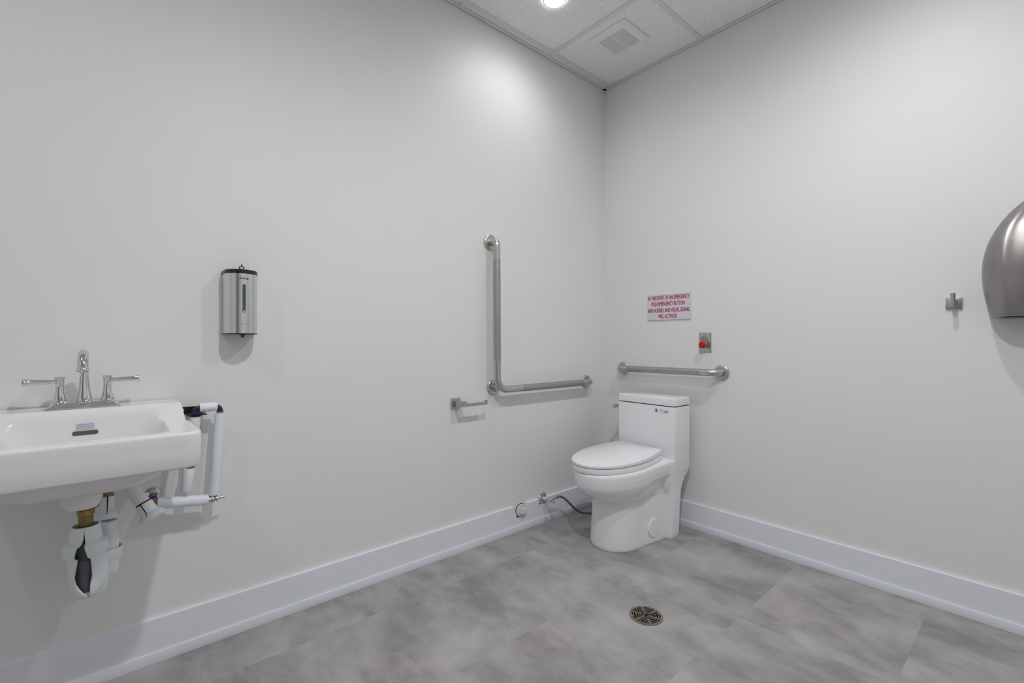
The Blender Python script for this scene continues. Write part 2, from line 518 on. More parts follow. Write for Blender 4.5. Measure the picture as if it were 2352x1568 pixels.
# ================================================================ CEILING VENT
def build_vent():
    cx, cy, h = 0.3755, -0.3555, 0.1165
    t = thing('ceiling_vent', 'square white exhaust grille in the ceiling tile above the corner', 'vent', (cx, cy, RZ))
    bm = bmesh.new()
    L = []
    for ins, z in ((0, RZ + 0.0025), (0, RZ - 0.003), (0.004, RZ - 0.008), (0.034, RZ - 0.014), (0.036, RZ - 0.014), (0.036, RZ - 0.004)):
        L.append([Vector((px, py, z)) for px, py in rrect(h - ins, h - ins, 0.004, 3, cx, cy)])
    loft(bm, L, False, False)
    fin(bm, 'frame', M['vent'], t)
    bm = bmesh.new(); box(bm, cx - 0.081, cx + 0.081, cy - 0.081, cy + 0.081, RZ - 0.004, RZ - 0.0015)
    fin(bm, 'duct_opening', M['dark'], t, label='dark opening behind the slats')
    bm = bmesh.new()
    n = 18
    for k in range(n):
        yy = cy - 0.0805 + 0.161 * (k + 0.5) / n
        box(bm, cx - 0.0805, cx + 0.0805, yy - 0.0026, yy + 0.0026, RZ - 0.0135, RZ - 0.006)
    box(bm, cx - 0.0025, cx + 0.0025, cy - 0.0805, cy + 0.0805, RZ - 0.0138, RZ - 0.006)
    fin(bm, 'slats', M['vent'], t)
build_vent()

# ================================================================ TOILET
def build_toilet():
    XC = 0.440
    t = thing('toilet', 'white one-piece toilet with closed lid standing in the corner', 'toilet', (XC, -0.39, 0))
    # level: z, yf, a, W, yN, Wn, yP, Wp, yb
    LV = [
        (0.000, -0.606, 0.135, 0.130, -0.232, 0.146, -0.218, 0.170, -0.135),
        (0.006, -0.610, 0.135, 0.133, -0.232, 0.149, -0.218, 0.172, -0.132),
        (0.060, -0.608, 0.134, 0.130, -0.232, 0.146, -0.218, 0.172, -0.130),
        (0.150, -0.602, 0.131, 0.126, -0.235, 0.142, -0.218, 0.172, -0.125),
        (0.230, -0.598, 0.128, 0.124, -0.240, 0.138, -0.218, 0.172, -0.115),
        (0.240, -0.600, 0.130, 0.125, -0.242, 0.138, -0.218, 0.172, -0.112),
        (0.249, -0.620, 0.145, 0.135, -0.250, 0.138, -0.218, 0.172, -0.108),
        (0.274, -0.664, 0.190, 0.153, -0.270, 0.139, -0.218, 0.173, -0.098),
        (0.304, -0.699, 0.235, 0.169, -0.290, 0.141, -0.216, 0.175, -0.080),
        (0.318, -0.711, 0.250, 0.175, -0.300, 0.143, -0.214, 0.177, -0.062),
        (0.330, -0.720, 0.257, 0.179, -0.290, 0.151, -0.212, 0.178, -0.052),
        (0.343, -0.726, 0.260, 0.182, -0.270, 0.171, -0.210, 0.180, -0.046),
        (0.375, -0.731, 0.262, 0.185, -0.255, 0.177, -0.208, 0.181, -0.044),
        (0.399, -0.731, 0.262, 0.185, -0.250, 0.178, -0.207, 0.181, -0.044),
        (0.408, -0.727, 0.260, 0.182, -0.250, 0.176, -0.207, 0.181, -0.044),
        (0.412, -0.719, 0.258, 0.175, -0.250, 0.171, -0.207, 0.178, -0.046)]
    # interpolate levels
    rows = []
    for i in range(len(LV) - 1):
        p0 = LV[max(i - 1, 0)]; p1 = LV[i]; p2 = LV[i + 1]; p3 = LV[min(i + 2, len(LV) - 1)]
        sub = 4 if p2[0] - p1[0] > 0.02 else 2
        for k in range(sub):
            u = k / sub
            rows.append([p1[j] + (p2[j] - p1[j]) * u for j in range(9)])
    rows.append(list(LV[-1]))
    def dip(y, z): return 0.026 * max(0.0, -0.245 - y) * smooth(0.15, 0.36, z)
    def outline(lv):
        z, yf, a, W, yN, Wn, yP, Wp, yb = lv
        kk = 0.955; W *= kk; yf += 0.004
        half = []
        for k in range(1, 17):
            th = pi / 2 * k / 16
            half.append((W * sin(th) ** 0.92, yf + a * (1 - cos(th))))
        for k in range(1, 11):
            u = k / 10; half.append((W + (Wn - W) * smooth(0, 1, u), yf + a + (yN - yf - a) * u))
        for k in range(1, 7):
            u = k / 6; half.append((Wn + (Wp - Wn) * smooth(0, 1, u), yN + (yP - yN) * u))
        rc = 0.02
        half.append((Wp, (yP + yb - rc) / 2))
        for k in range(0, 5):
            th = pi / 2 * k / 4; half.append((Wp - rc + rc * cos(th), yb - rc + rc * sin(th)))
        half.append((Wp * 0.5, yb))
        Q = [(0, yf)] + half + [(0, yb)] + [(-x, y) for x, y in half[::-1]]
        return [Vector((XC + x, y, z - dip(y, z))) for x, y in Q]
    bm = bmesh.new(); loft(bm, [outline(r) for r in rows])
    # tank, standing on the rear of the body
    rbox(bm, XC, -0.1265, 0.182, 0.0815, 0.329, 0.690, 0.016, 0.006, 0.183, 0.083, bevb=0.02)
    fin(bm, 'body', M['porcelain'], t, angle=40)
    bm = bmesh.new(); rbox(bm, XC, -0.1265, 0.179, 0.079, 0.688, 0.6955, 0.014, 0.001)
    fin(bm, 'tank_gap', M['dark'], t, label='dark seam under the tank lid')
    bm = bmesh.new(); rbox(bm, XC, -0.1265, 0.185, 0.0855, 0.694, 0.737, 0.017, 0.008, 0.181, 0.0815, bevb=0.002)
    fin(bm, 'tank_lid', M['porcelain'], t)
    # seat and lid
    def dshape(yf, yb, W, Wb, ins, z, slope=0.030):
        half = []
        a = 0.262 - ins; ym = yf + ins + a
        for k in range(1, 21):
            th = pi / 2 * k / 20
            half.append(((W - ins) * sin(th) ** 0.95, ym - a * cos(th)))
        for k in range(1, 11):
            u = k / 10; half.append(((W - ins) + ((Wb - ins) - (W - ins)) * u ** 1.9, ym + (yb - ins * 0.7 - ym) * u))
        Q = [(0, yf + ins)] + half + [(0, yb - ins * 0.7)] + [(-x, y) for x, y in half[::-1]]
        return [Vector((XC - 0.013 + x, y, z - slope * max(0.0, -0.245 - y))) for x, y in Q]
    def slab(z0, z1, yf, yb, W, Wb, be, s0, s1):
        bm = bmesh.new()
        loft(bm, [dshape(yf, yb, W, Wb, be, z0, s0), dshape(yf, yb, W, Wb, be * .3, z0 + be * .3, s0), dshape(yf, yb, W, Wb, 0, z0 + be, s0), dshape(yf, yb, W, Wb, 0, z1 - be, s1),
                  dshape(yf, yb, W, Wb, be * .3, z1 - be * .3, s1), dshape(yf, yb, W, Wb, be, z1, s1)])
        return bm
    fin(slab(0.4135, 0.4380, -0.728, -0.250, 0.172, 0.142, 0.003, 0.026, 0.022), 'seat', M['seat'], t)
    fin(slab(0.4405, 0.4670, -0.731, -0.240, 0.174, 0.1375, 0.0045, 0.022, 0.046), 'lid', M['seat'], t)
    for s in (-1, 1):
        bm = bmesh.new(); rbox(bm, XC + s * 0.085, -0.254, 0.03, 0.014, 0.412, 0.444, 0.008, 0.003); fin(bm, 'hinge', M['seat'], t)
    # bolt cap discs on the sides
    for s, nm in ((1, 'side_cap'), (-1, 'side_cap')):
        bm = bmesh.new(); lathe(bm, (XC + s * 0.131, -0.335, 0.078), (s, -0.03, 0.06), [(-0.01, 0.047), (0.0075, 0.047), (0.010, 0.045), (0.0105, 0.04)], 40)
        fin(bm, nm, M['porcelain'], t)
    # flush lever on the left side of the tank
    bm = bmesh.new(); lathe(bm, (XC - 0.182, -0.165, 0.662), (-1, 0, 0), [(0, 0.014), (0.006, 0.013), (0.008, 0.008), (0.016, 0.008)], 20)
    L = []
    for u, w_, h_ in ((0, 0.003, 0.006), (0.3, 0.005, 0.009), (0.8, 0.006, 0.012), (1, 0.004, 0.009)):
        yy = -0.150 - 0.075 * u; xx = XC - 0.182 - 0.018 - 0.004 * u
        L.append([Vector((xx + w_ * cos(q), yy, 0.660 - 0.004 * u + h_ * sin(q))) for q in [2 * pi * k / 16 for k in range(16)]])
    loft(bm, L)
    fin(bm, 'flush_lever', M['chrome'], t, label='chrome flush lever')
    # small printed marks on the tank front
    yF = -0.2098
    def disc(bm, x, z, r, n=28, y=yF): bm.faces.new([bm.verts.new((x + r * cos(2 * pi * k / n), y, z + r * sin(2 * pi * k / n))) for k in range(n)])
    lb = bpy.data.objects.new('tank_marks', None); C.objects.link(lb); lb.parent = t; lb['label'] = 'row of three small printed marks'
    bm = bmesh.new(); disc(bm, 0.5135, 0.6635, 0.0115); disc(bm, 0.5135, 0.6635, 0.0085, y=yF - 0.0002)
    o = fin(bm, 'water_mark', M['paleblue'], lb)
    bm = bmesh.new()
    bm.faces.new([bm.verts.new((0.5135 + x, yF - 0.0005, 0.6625 + z)) for x, z in ((0, 0.008), (0.0022, 0.003), (0.0042, -0.001), (0.0035, -0.0045), (0, -0.006), (-0.0035, -0.0045), (-0.0042, -0.001), (-0.0022, 0.003))])
    fin(bm, 'drop', M['blueink'], lb)
    def outline_poly(pts, wd, y):
        bm = bmesh.new()
        n = len(pts)
        cx = sum(p[0] for p in pts) / n; cz = sum(p[1] for p in pts) / n
        inn = [(cx + (p[0] - cx) * (1 - wd), cz + (p[1] - cz) * (1 - wd)) for p in pts]
        a = [bm.verts.new((p[0], y, p[1])) for p in pts]; b = [bm.verts.new((p[0], y, p[1])) for p in inn]
        for i in range(n):
            j = (i + 1) % n; bm.faces.new((a[i], a[j], b[j], b[i]))
        return bm
    fin(outline_poly([(0.533, 0.674), (0.553, 0.674), (0.553, 0.659), (0.548, 0.650), (0.543, 0.646), (0.538, 0.650), (0.533, 0.659)], 0.12, yF), 'shield_mark', M['greyink'], lb)
    bm = bmesh.new(); box(bm, 0.5365, 0.5495, yF - 0.0002, yF, 0.6645, 0.6655); box(bm, 0.5375, 0.5495, yF - 0.0002, yF, 0.6615, 0.6625); box(bm, 0.5505, 0.553, yF - 0.0002, yF, 0.6465, 0.649)
    fin(bm, 'shield_lines', M['greyink'], lb)
    fin(outline_poly([(0.5575, 0.671), (0.585, 0.671), (0.585, 0.652), (0.5575, 0.652)], 0.07, yF), 'mark_border', M['greyink'], lb)
    text_mesh('mark_text', 'ADA', M['ink'], lb, (0.5713, yF - 0.0003, 0.6615), 0.021, 0.0080, 'right', 0.06)
build_toilet()

# ================================================================ GRAB BARS
def flange(bm, o, ax, r=0.0395):
    lathe(bm, o, ax, [(0, r), (0.0075, r), (0.0105, r - 0.003), (0.0115, r - 0.006), (0.0115, 0.0235), (0.010, 0.0225)], 48)
BR = 0.0185
def build_L_bar():
    t = thing('grab_bar', 'L-shaped stainless grab bar on the left wall with knurled grips', 'grab bar', (0, -0.9465, 0.79))
    xo = 0.058
    f1 = (-0.957, 1.553); f2 = (-0.9365, 0.7985); f3 = (-0.191, 0.7855)
    for f in (f1, f2, f3):
        bm = bmesh.new(); flange(bm, (0.0013, f[0], f[1]), (1, 0, 0)); fin(bm, 'flange', M['steel'], t, angle=30)
    bm = bmesh.new()
    P = round_path([(0.005, f1[0], f1[1]), (xo, f1[0], f1[1]), (xo, -0.952, 0.7885), (xo, f3[0], 0.7868), (0.005, f3[0], f3[1])], {1: 0.045, 2: 0.062, 3: 0.045}, 12)
    tube(bm, P, BR, 28)
    fin(bm, 'bar', M['steel'], t, angle=50)
    bm = bmesh.new(); tube(bm, [(0.005, f2[0], f2[1]), (xo, f2[0] - 0.002, f2[1])], 0.0155, 24)
    fin(bm, 'post', M['steel'], t)
    def lerp(a, b, u): return Vector(a) * (1 - u) + Vector(b) * u
    a = Vector((xo, f1[0], f1[1])); b = Vector((xo, -0.952, 0.7885)); c = Vector((xo, f3[0], 0.7868))
    bm = bmesh.new(); tube(bm, [lerp(a, b, (1.553 - 1.457) / 0.7645), lerp(a, b, (1.553 - 0.939) / 0.7645)], BR + 0.0003, 28)
    fin(bm, 'grip', M['knurl'], t, label='matt peened grip section, upright')
    bm = bmesh.new(); tube(bm, [lerp(b, c, 0.166 / 0.761), lerp(b, c, 0.66 / 0.761)], BR + 0.0003, 28)
    fin(bm, 'grip', M['knurl'], t, label='matt peened grip section, level')
build_L_bar()
def build_rear_bar():
    t = thing('grab_bar', 'straight stainless grab bar on the right wall above the toilet tank', 'grab bar', (0.464, 0, 0.87))
    a, b = 0.1535, 0.7745; yo = -0.060; za, zb = 0.870, 0.8725
    for x, z in ((a, za), (b, zb)):
        bm = bmesh.new(); flange(bm, (x, -0.0013, z), (0, -1, 0)); fin(bm, 'flange', M['steel'], t, angle=30)
    bm = bmesh.new()
    tube(bm, round_path([(a, -0.005, za), (a, yo, za), (b, yo, zb), (b, -0.005, zb)], 0.047, 12), BR, 28)
    fin(bm, 'bar', M['steel'], t, angle=50)
    bm = bmesh.new(); tube(bm, [(0.226, yo, za), (0.689, yo, zb)], BR + 0.0003, 28)
    fin(bm, 'grip', M['knurl'], t, label='matt peened grip section')
build_rear_bar()

# ================================================================ TOILET PAPER HOLDER
def build_tp():
    t = thing('toilet_paper_holder', 'empty brushed nickel toilet paper holder with open arm on the left wall', 'toilet paper holder', (0, -1.172, 0.735))
    bm = bmesh.new(); box(bm, 0, 0.009, -1.199, -1.146, 0.7095, 0.761, 0.0012, 2); fin(bm, 'wall_plate', M['nickel'], t)
    bm = bmesh.new(); box(bm, 0.009, 0.0585, -1.187, -1.152, 0.7225, 0.7475, 0.0012, 2); fin(bm, 'post', M['nickel'], t)
    bm = bmesh.new(); extrude_poly(bm, [(0.0588, y, z) for y, z in ((-1.187, 0.7225), (-1.025, 0.7225), (-1.025, 0.7455), (-1.037, 0.7455), (-1.037, 0.7365), (-1.150, 0.7365), (-1.150, 0.7475), (-1.187, 0.7475))], (0.011, 0, 0))
    fin(bm, 'arm', M['nickel'], t, angle=20)
build_tp()

# ================================================================ SIGN
def build_sign():
    t = thing('wall_sign', 'white emergency sign with four lines of red capitals on the right wall', 'sign', (0.465, 0, 1.239))
    bm = bmesh.new(); box(bm, 0.3285, 0.6010, -0.007, -0.0005, 1.1635, 1.3137, 0.0006, 1); fin(bm, 'board', M['sign'], t)
    lines = [('IN THE EVENT OF AN EMERGENCY', 0.334, 0.595, 1.2935), ('PUSH EMERGENCY BUTTON', 0.357, 0.567, 1.2580),
             ('AND AUDIBLE AND VISUAL SIGNAL', 0.3315, 0.597, 1.2200), ('WILL ACTIVATE', 0.402, 0.518, 1.1850)]
    for s, a, b, z in lines:
        text_mesh('lettering', s, M['redink'], t, ((a + b) / 2, -0.0073, z), b - a, 0.0240, 'right', 0.026, label='red line reading ' + s)
build_sign()

# ================================================================ EMERGENCY BUTTON
def build_button():
    t = thing('emergency_button', 'red mushroom button on a steel plate right of the sign', 'button', (0.682, 0, 1.032))
    bm = bmesh.new()
    cx, cz = 0.6825, 1.0325; hx, hz = 0.0345, 0.0565
    L = []
    for ins, d in ((0, 0.0), (0, 0.0015), (0.006, 0.005), (0.0065, 0.005)):
        L.append([Vector((cx + x, -d, cz + z)) for x, z in rrect(hx - ins, hz - ins, 0.002, 3)])
    loft(bm, L)
    fin(bm, 'plate', M['steel'], t, angle=20)
    for z in (1.075, 0.990):
        bm = bmesh.new(); lathe(bm, (0.6815, -0.005, z), (0, -1, 0), [(0, 0.0034), (0.001, 0.003)], 16); fin(bm, 'screw', M['nickel'], t)
    for s, wd, z in (('PRESS FOR', 0.036, 1.0600), ('EMERGENCY', 0.045, 1.0515), ('ASSISTANCE', 0.043, 1.0430)):
        text_mesh('lettering', s, M['ink'], t, (0.680, -0.0053, z), wd, 0.0054, 'right', 0.04)
    bm = bmesh.new(); box(bm, 0.6655, 0.7015, -0.0058, -0.005, 1.0035, 1.0365); fin(bm, 'collar_plate', M['nickel'], t)
    bm = bmesh.new(); lathe(bm, (0.685, -0.005, 1.0195), (0, -1, 0), [(0, 0.012), (0.012, 0.012), (0.0125, 0.0095), (0.016, 0.0095), (0.0165, 0.0115), (0.022, 0.0115)], 28); fin(bm, 'stem', M['chrome'], t)
    bm = bmesh.new(); lathe(bm, (0.685, -0.026, 1.0195), (0, -1, 0), [(0, 0.012), (0.004, 0.0185), (0.010, 0.0200), (0.015, 0.0190), (0.0175, 0.0165), (0.0185, 0.012), (0.019, 0.004)], 40)
    fin(bm, 'button_head', M['red'], t, label='red mushroom head')
build_button()

# ================================================================ COAT HOOK
def build_hook():
    t = thing('coat_hook', 'small square brushed nickel coat hook on the right wall', 'hook', (1.667, 0, 1.184))
    bm = bmesh.new(); box(bm, 1.6435, 1.6905, -0.007, 0, 1.1625, 1.2065, 0.001, 2); fin(bm, 'wall_plate', M['nickel'], t)
    bm = bmesh.new(); lathe(bm, (1.6675, -0.007, 1.186), (0, -1, 0), [(0, 0.0075), (0.032, 0.0075)], 24); fin(bm, 'post', M['nickel'], t)
    bm = bmesh.new(); lathe(bm, (1.6675, -0.042, 1.1715), (0, 0, 1), [(0, 0.0070), (0.0008, 0.0076), (0.049, 0.0076), (0.0498, 0.0070)], 28); fin(bm, 'peg', M['nickel'], t)
build_hook()

# ================================================================ HAND DRYER
def build_dryer():
    XC = 1.8865
    t = thing('hand_dryer', 'domed brushed stainless hand dryer on the right wall at the frame edge', 'hand dryer', (XC, 0, 1.125))
    # z, half width at wall, half width of front face, depth
    LV = [(1.1250, 0.108, 0.074, 0.120), (1.1262, 0.116, 0.078, 0.134), (1.132, 0.1215, 0.081, 0.142), (1.145, 0.1255, 0.083, 0.146), (1.20, 0.1355, 0.086, 0.158), (1.26, 0.1420, 0.088, 0.166), (1.32, 0.1410, 0.090, 0.170),
          (1.38, 0.1300, 0.086, 0.163), (1.43, 0.1115, 0.075, 0.146), (1.465, 0.0930, 0.060, 0.126), (1.495, 0.0730, 0.046, 0.102), (1.520, 0.0510, 0.032, 0.074), (1.535, 0.0310, 0.019, 0.048), (1.541, 0.0120, 0.010, 0.02)]
    Z = catmull([(a[0], a[1], a[2]) for a in LV], 5); D = catmull([(a[3], 0, 0) for a in LV], 5)
    def sec(z, w, f, d):
        # right half control points from wall to centre front (dx, dy)
        cp = [(w, 0), (w, 0.02), (w * 0.985 + f * 0.015, d * 0.33), (w * 0.80 + f * 0.20, d * 0.62), (f + 0.010, d * 0.86), (f - 0.002, d * 0.925), (f - 0.012, d * 0.935), (f * 0.6, d * 0.975), (0, d)]
        pts = catmull([(a, b, 0) for a, b in cp], 4)
        right = [Vector((XC + p.x, -p.y, z)) for p in pts]
        left = [Vector((XC - p.x, -p.y, z)) for p in pts[::-1]][1:]
        return right + left
    bm = bmesh.new()
    loft(bm, [sec(z.x, z.y, z.z, d.x) for z, d in zip(Z, D)])
    fin(bm, 'cover', M['dryer'], t, angle=60)
    bm = bmesh.new()
    pts = [p for p in sec(1.1215, 0.095, 0.070, 0.118)]
    loft(bm, [pts, [Vector((p.x, p.y, 1.1262)) for p in pts]])
    fin(bm, 'base', M['black'], t, label='black underside')
build_dryer()

# ================================================================ FLOOR DRAIN
def build_drain():
    cx, cy, R = 0.9075, -0.9174, 0.0625
    t = thing('floor_drain', 'round tarnished metal floor drain with ring slots in the vinyl floor', 'floor drain', (cx, cy, 0))
    bm = bmesh.new(); lathe(bm, (cx, cy, 0.0003), (0, 0, 1), [(0, R - 0.0018), (0.0006, R - 0.0018)], 64); fin(bm, 'sump', M['dark'], t, label='black opening under the grate')
    bm = bmesh.new()
    def arc(r0, r1, a0, a1, n=10, z0=0.0008, z1=0.0032):
        A = []
        for k in range(n + 1):
            a = a0 + (a1 - a0) * k / n
            A.append([Vector((cx + r * cos(a), cy + r * sin(a), z)) for r, z in ((r0, z0), (r1, z0), (r1, z1), (r0, z1))])
        loft(bm, A)
    for k in range(6):
        a = 2 * pi * k / 6 + 0.35
        arc(0.0525, 0.0610, a, a + 2 * pi / 6, 10)
        for r0 in (0.0445, 0.0350, 0.0255, 0.0160, 0.0070):
            arc(r0, r0 + 0.0034, a, a + 2 * pi / 6, 8)
        # spokes
        d = Vector((cos(a), sin(a), 0)); n_ = Vector((-d.y, d.x, 0)); o = Vector((cx, cy, 0))
        vs = []
        for s, q in ((0.016 if k % 2 else 0.008, 1), (0.058, 1), (0.058, -1), (0.016 if k % 2 else 0.008, -1)):
            vs.append(o + d * s + n_ * 0.0035 * q + Vector((0, 0, 0.0008)))
        extrude_poly(bm, vs, (0, 0, 0.0023))
    fin(bm, 'grate', M['drain'], t, angle=20)
    for a in (1.05, 4.0):
        bm = bmesh.new(); lathe(bm, (cx + 0.0535 * cos(a), cy + 0.0535 * sin(a), 0.003), (0, 0, 1), [(0, 0.0045), (0.0008, 0.004)], 16); fin(bm, 'screw', M['nickel'], t)
build_drain()

# ================================================================ SOAP DISPENSER
def build_dispenser():
    YC = -2.1035
    t = thing('soap_dispenser', 'stainless wall soap dispenser with black lid and tall sight slot', 'soap dispenser', (0, YC, 1.06))
    def sec(z, w=0.0505, d=0.100, fl=0.045, ins=0.0):
        w -= ins; d -= ins
        pts = [(0, -w), (fl, -w)]
        for k in range(1, 24):
            th = pi * k / 24
            pts.append((fl + (d - fl) * sin(th), -w * cos(th)))
        pts += [(fl, w), (0, w)]
        return [Vector((x, YC + y, z)) for x, y in pts]
    bm = bmesh.new(); loft(bm, [sec(1.0665), sec(1.2715)]); fin(bm, 'body', M['disp'], t, angle=25)
    bm = bmesh.new(); loft(bm, [sec(1.2716, ins=-0.001), sec(1.284, ins=-0.001), sec(1.286, ins=0.002)]); fin(bm, 'lid', M['black'], t, angle=25, label='black lid')
    bm = bmesh.new(); loft(bm, [sec(1.0635, ins=-0.0008), sec(1.0664, ins=-0.0008)]); fin(bm, 'base', M['black'], t, label='black base')
    bm = bmesh.new(); lathe(bm, (0.075, YC, 1.0637), (0, 0, -1), [(0, 0.012), (0.003, 0.010), (0.006, 0.005), (0.012, 0.004)], 20); fin(bm, 'nozzle', M['black'], t)
    # front slot
    def frontx(y): return 0.045 + 0.055 * sqrt(max(0, 1 - ((y - YC) / 0.0505) ** 2))
    def pill(hw, hz, zc, off, thick, name, mat, lab=None):
        bm = bmesh.new(); P = []
        for k in range(33):
            if k <= 16: a = pi * k / 16; P.append((hw * cos(a), hz - hw + hw * sin(a)))
            else: a = pi + pi * (k - 17) / 15; P.append((hw * cos(a), -(hz - hw) + hw * sin(a)))
        A = [Vector((frontx(YC + y) + off, YC + y, zc + z)) for y, z in P]
        loft(bm, [[v - Vector((0.004, 0, 0)) for v in A], [v + Vector((thick, 0, 0)) for v in A]])
        fin(bm, name, mat, t, label=lab)
    pill(0.0062, 0.0500, 1.1860, 0.0, 0.0006, 'slot_rim', M['chrome'])
    pill(0.0050, 0.0488, 1.1860, 0.0006, 0.0005, 'sight_window', M['window'], 'dark tinted level window')
    bm = bmesh.new(); lathe(bm, (0.0995, YC, 1.1420), (1, 0, 0), [(0, 0.0034), (0.0025, 0.003)], 16); fin(bm, 'float_knob', M['chrome'], t)
    text_mesh('lettering', 'AIKE', M['ink'], t, (0.1004, YC, 1.2545), 0.029, 0.0054, 'left', 0.06)
    # faint drop and hand mark
    bm = bmesh.new(); tube(bm, catmull([(0.0998, YC - 0.012, 1.0985), (0.1004, YC - 0.003, 1.0955), (0.1004, YC + 0.005, 1.0955), (0.0998, YC + 0.012, 1.0985)], 4), 0.00035, 6)
    tube(bm, [(0.0998, YC - 0.012, 1.0995), (0.1003, YC, 1.1005), (0.0998, YC + 0.012, 1.0995)], 0.0003, 6)
    tube(bm, [(0.1003, YC - 0.0015, 1.106), (0.1003, YC, 1.110), (0.1003, YC + 0.0015, 1.106), (0.1003, YC - 0.0015, 1.106)], 0.0003, 6)
    fin(bm, 'hand_mark', M['greyink'], t)
    # key standing in the lid
    bm = bmesh.new(); kx = 0.060
    lathe(bm, (kx, YC, 1.2855), (0, 0, 1), [(0, 0.008), (0.003, 0.008), (0.005, 0.004), (0.006, 0.0038)], 20)
    tube(bm, [(kx, YC + 0.0075 * cos(a), 1.2955 + 0.0048 * sin(a)) for a in [2 * pi * k / 20 for k in range(21)]], 0.0018, 8)
    box(bm, kx - 0.0018, kx + 0.0018, YC - 0.0018, YC + 0.0018, 1.2995, 1.308)
    fin(bm, 'key', M['black'], t, label='small black key left in the lid')
build_dispenser()

# ================================================================ SINK
SY = -2.506
def build_sink():
    t = thing('sink', 'white wall-hung sink with raised back ledge', 'sink', (0, SY, 0.72))
    ZL, ZR = 0.8485, 0.7995     # ledge and rim heights
    N = 8
    def ztop(x): return ZL + (ZR - ZL) * smooth(0.108, 0.165, x)
    def hw(x): return 0.2250 + 0.0210 * smooth(0.09, 0.24, x)
    # outer outline: dense rounded rectangle so the step on the sides resolves
    def dense(x0, x1, h, r0, r1, warp, n_side=26):
        """ccw outline starting at the front right (x1,+h)... points as (x, y-SY)"""
        P = []
        def arc(cx, cy, r, a0):
            for k in range(9):
                a = radians(a0 + 90 * k / 8); P.append((cx + r * cos(a), cy + r * sin(a)))
        arc(x1 - r1, h - r1, r1, 0)
        for k in range(1, n_side): P.append((x1 - r1 + (x0 + r0 - x1 + r1) * k / n_side, h))
        arc(x0 + r0, h - r0, r0, 90)
        for k in range(1, n_side): P.append((x0, h - r0 - (2 * h - 2 * r0) * k / n_side))
        arc(x0 + r0, -h + r0, r0, 180)
        for k in range(1, n_side): P.append((x0 + r0 + (x1 - r1 - x0 - r0) * k / n_side, -h))
        arc(x1 - r1, -h + r1, r1, 270)
        for k in range(1, n_side): P.append((x1, -h + r1 + (2 * h - 2 * r1) * k / n_side))
        if warp: P = [(x, y * hw(x) / 0.239) for x, y in P]
        return P
    OUT = dense(0.0045, 0.4215, 0.239, 0.010, 0.040, True)
    INN = dense(0.128, 0.3860, 0.178, 0.045, 0.050, False)
    WALL = dense(0.150, 0.3700, 0.160, 0.055, 0.060, False)
    FLO = dense(0.165, 0.3300, 0.115, 0.070, 0.070, False)
    DR = dense(0.215 - 0.022, 0.215 + 0.022, 0.022, 0.0219, 0.0219, False)
    for Q in (INN, WALL, FLO):
        for i, (x, y) in enumerate(Q):
            if y < 0: Q[i] = (x, y * 0.87)
    rows = []
    # underside, from the boss mouth upward and outward
    def ring(P, z): return [Vector((x, SY + y, z(x, y) if callable(z) else z)) for x, y in P]
    def mix(A, B, u): return [(a[0] + (b[0] - a[0]) * u, a[1] + (b[1] - a[1]) * u) for a, b in zip(A, B)]
    def inset(P, d, cx=0.21):
        # crude inset towards the centre line
        out = []
        for x, y in P:
            sx = (x - cx) / 0.21; sy = y / 0.239
            out.append((x - d * max(-1, min(1, sx)) if x > 0.02 else x, y - d * max(-1, min(1, sy))))
        return out
    B0 = dense(0.205 - 0.033, 0.205 + 0.033, 0.033, 0.0325, 0.0325, False)
    B1 = dense(0.205 - 0.0425, 0.205 + 0.0425, 0.0425, 0.042, 0.042, False)
    BO = dense(0.03, 0.352, 0.150, 0.06, 0.085, False)       # bowl underside outline
    BO2 = dense(0.012, 0.372, 0.186, 0.05, 0.075, False)
    rows.append(ring(B0, 0.5945)); rows.append(ring(B0, 0.5955)); rows.append(ring(B1, 0.616)); rows.append(ring(B1, 0.6465))
    for u, z in ((0.25, 0.6480), (0.55, 0.6500), (0.85, 0.6550), (1.0, 0.6630)): rows.append(ring(mix(B1, BO, u), z))
    for u, z in ((0.3, 0.672), (0.65, 0.684), (0.9, 0.696), (1.0, 0.7035)): rows.append(ring(mix(BO, BO2, u), z))
    rows.append(ring(inset(OUT, 0.009), 0.7042)); rows.append(ring(inset(OUT, 0.0045), 0.7060)); rows.append(ring(inset(OUT, 0.0022), 0.711))
    rows.append(ring(inset(OUT, 0.001), 0.745)); rows.append(ring(OUT, 0.775))
    # outer wall up to the fillet
    for k in range(7):
        a = pi / 2 * k / 6; r = 0.0085
        rows.append(ring(inset(OUT, r * (1 - cos(a))), lambda x, y, a=a, r=r: max(ztop(x) - r * (1 - sin(a)), 0.776)))
    O2 = inset(OUT, 0.0095)
    for k in range(1, 20):
        P = mix(O2, INN, k / 20)
        dz = 0.0 if k < 17 else 0.0
        rows.append(ring(P, lambda x, y, k=k: ztop(x) - 0.0015 * sin(pi * k / 20)))
    # inner fillet and bowl walls
    zi = lambda x, y: ztop(x)
    rows.append(ring(INN, lambda x, y: ztop(x) - 0.002))
    rows.append(ring(mix(INN, WALL, 0.12), lambda x, y: ztop(x) - 0.006))
    rows.append(ring(mix(INN, WALL, 0.25), lambda x, y: ztop(x) - 0.014))
    for u, zz in ((0.5, 0.775), (0.75, 0.75), (1.0, 0.715)): rows.append(ring(mix(INN, WALL, u), lambda x, y, zz=zz: min(zz, ztop(x) - 0.02)))
    for u, zz in ((0.3, 0.690), (0.7, 0.675), (1.0, 0.668)): rows.append(ring(mix(WALL, FLO, u), zz))
    for u, zz in ((0.5, 0.663), (1.0, 0.658)): rows.append(ring(mix(FLO, DR, u), zz))
    rows.append(ring(DR, 0.652))
    bm = bmesh.new(); loft(bm, rows)
    fin(bm, 'basin', M['sink_china'], t, angle=60)
    # overflow slot on the inner back wall
    zo = 0.7835; xo = 0.1475
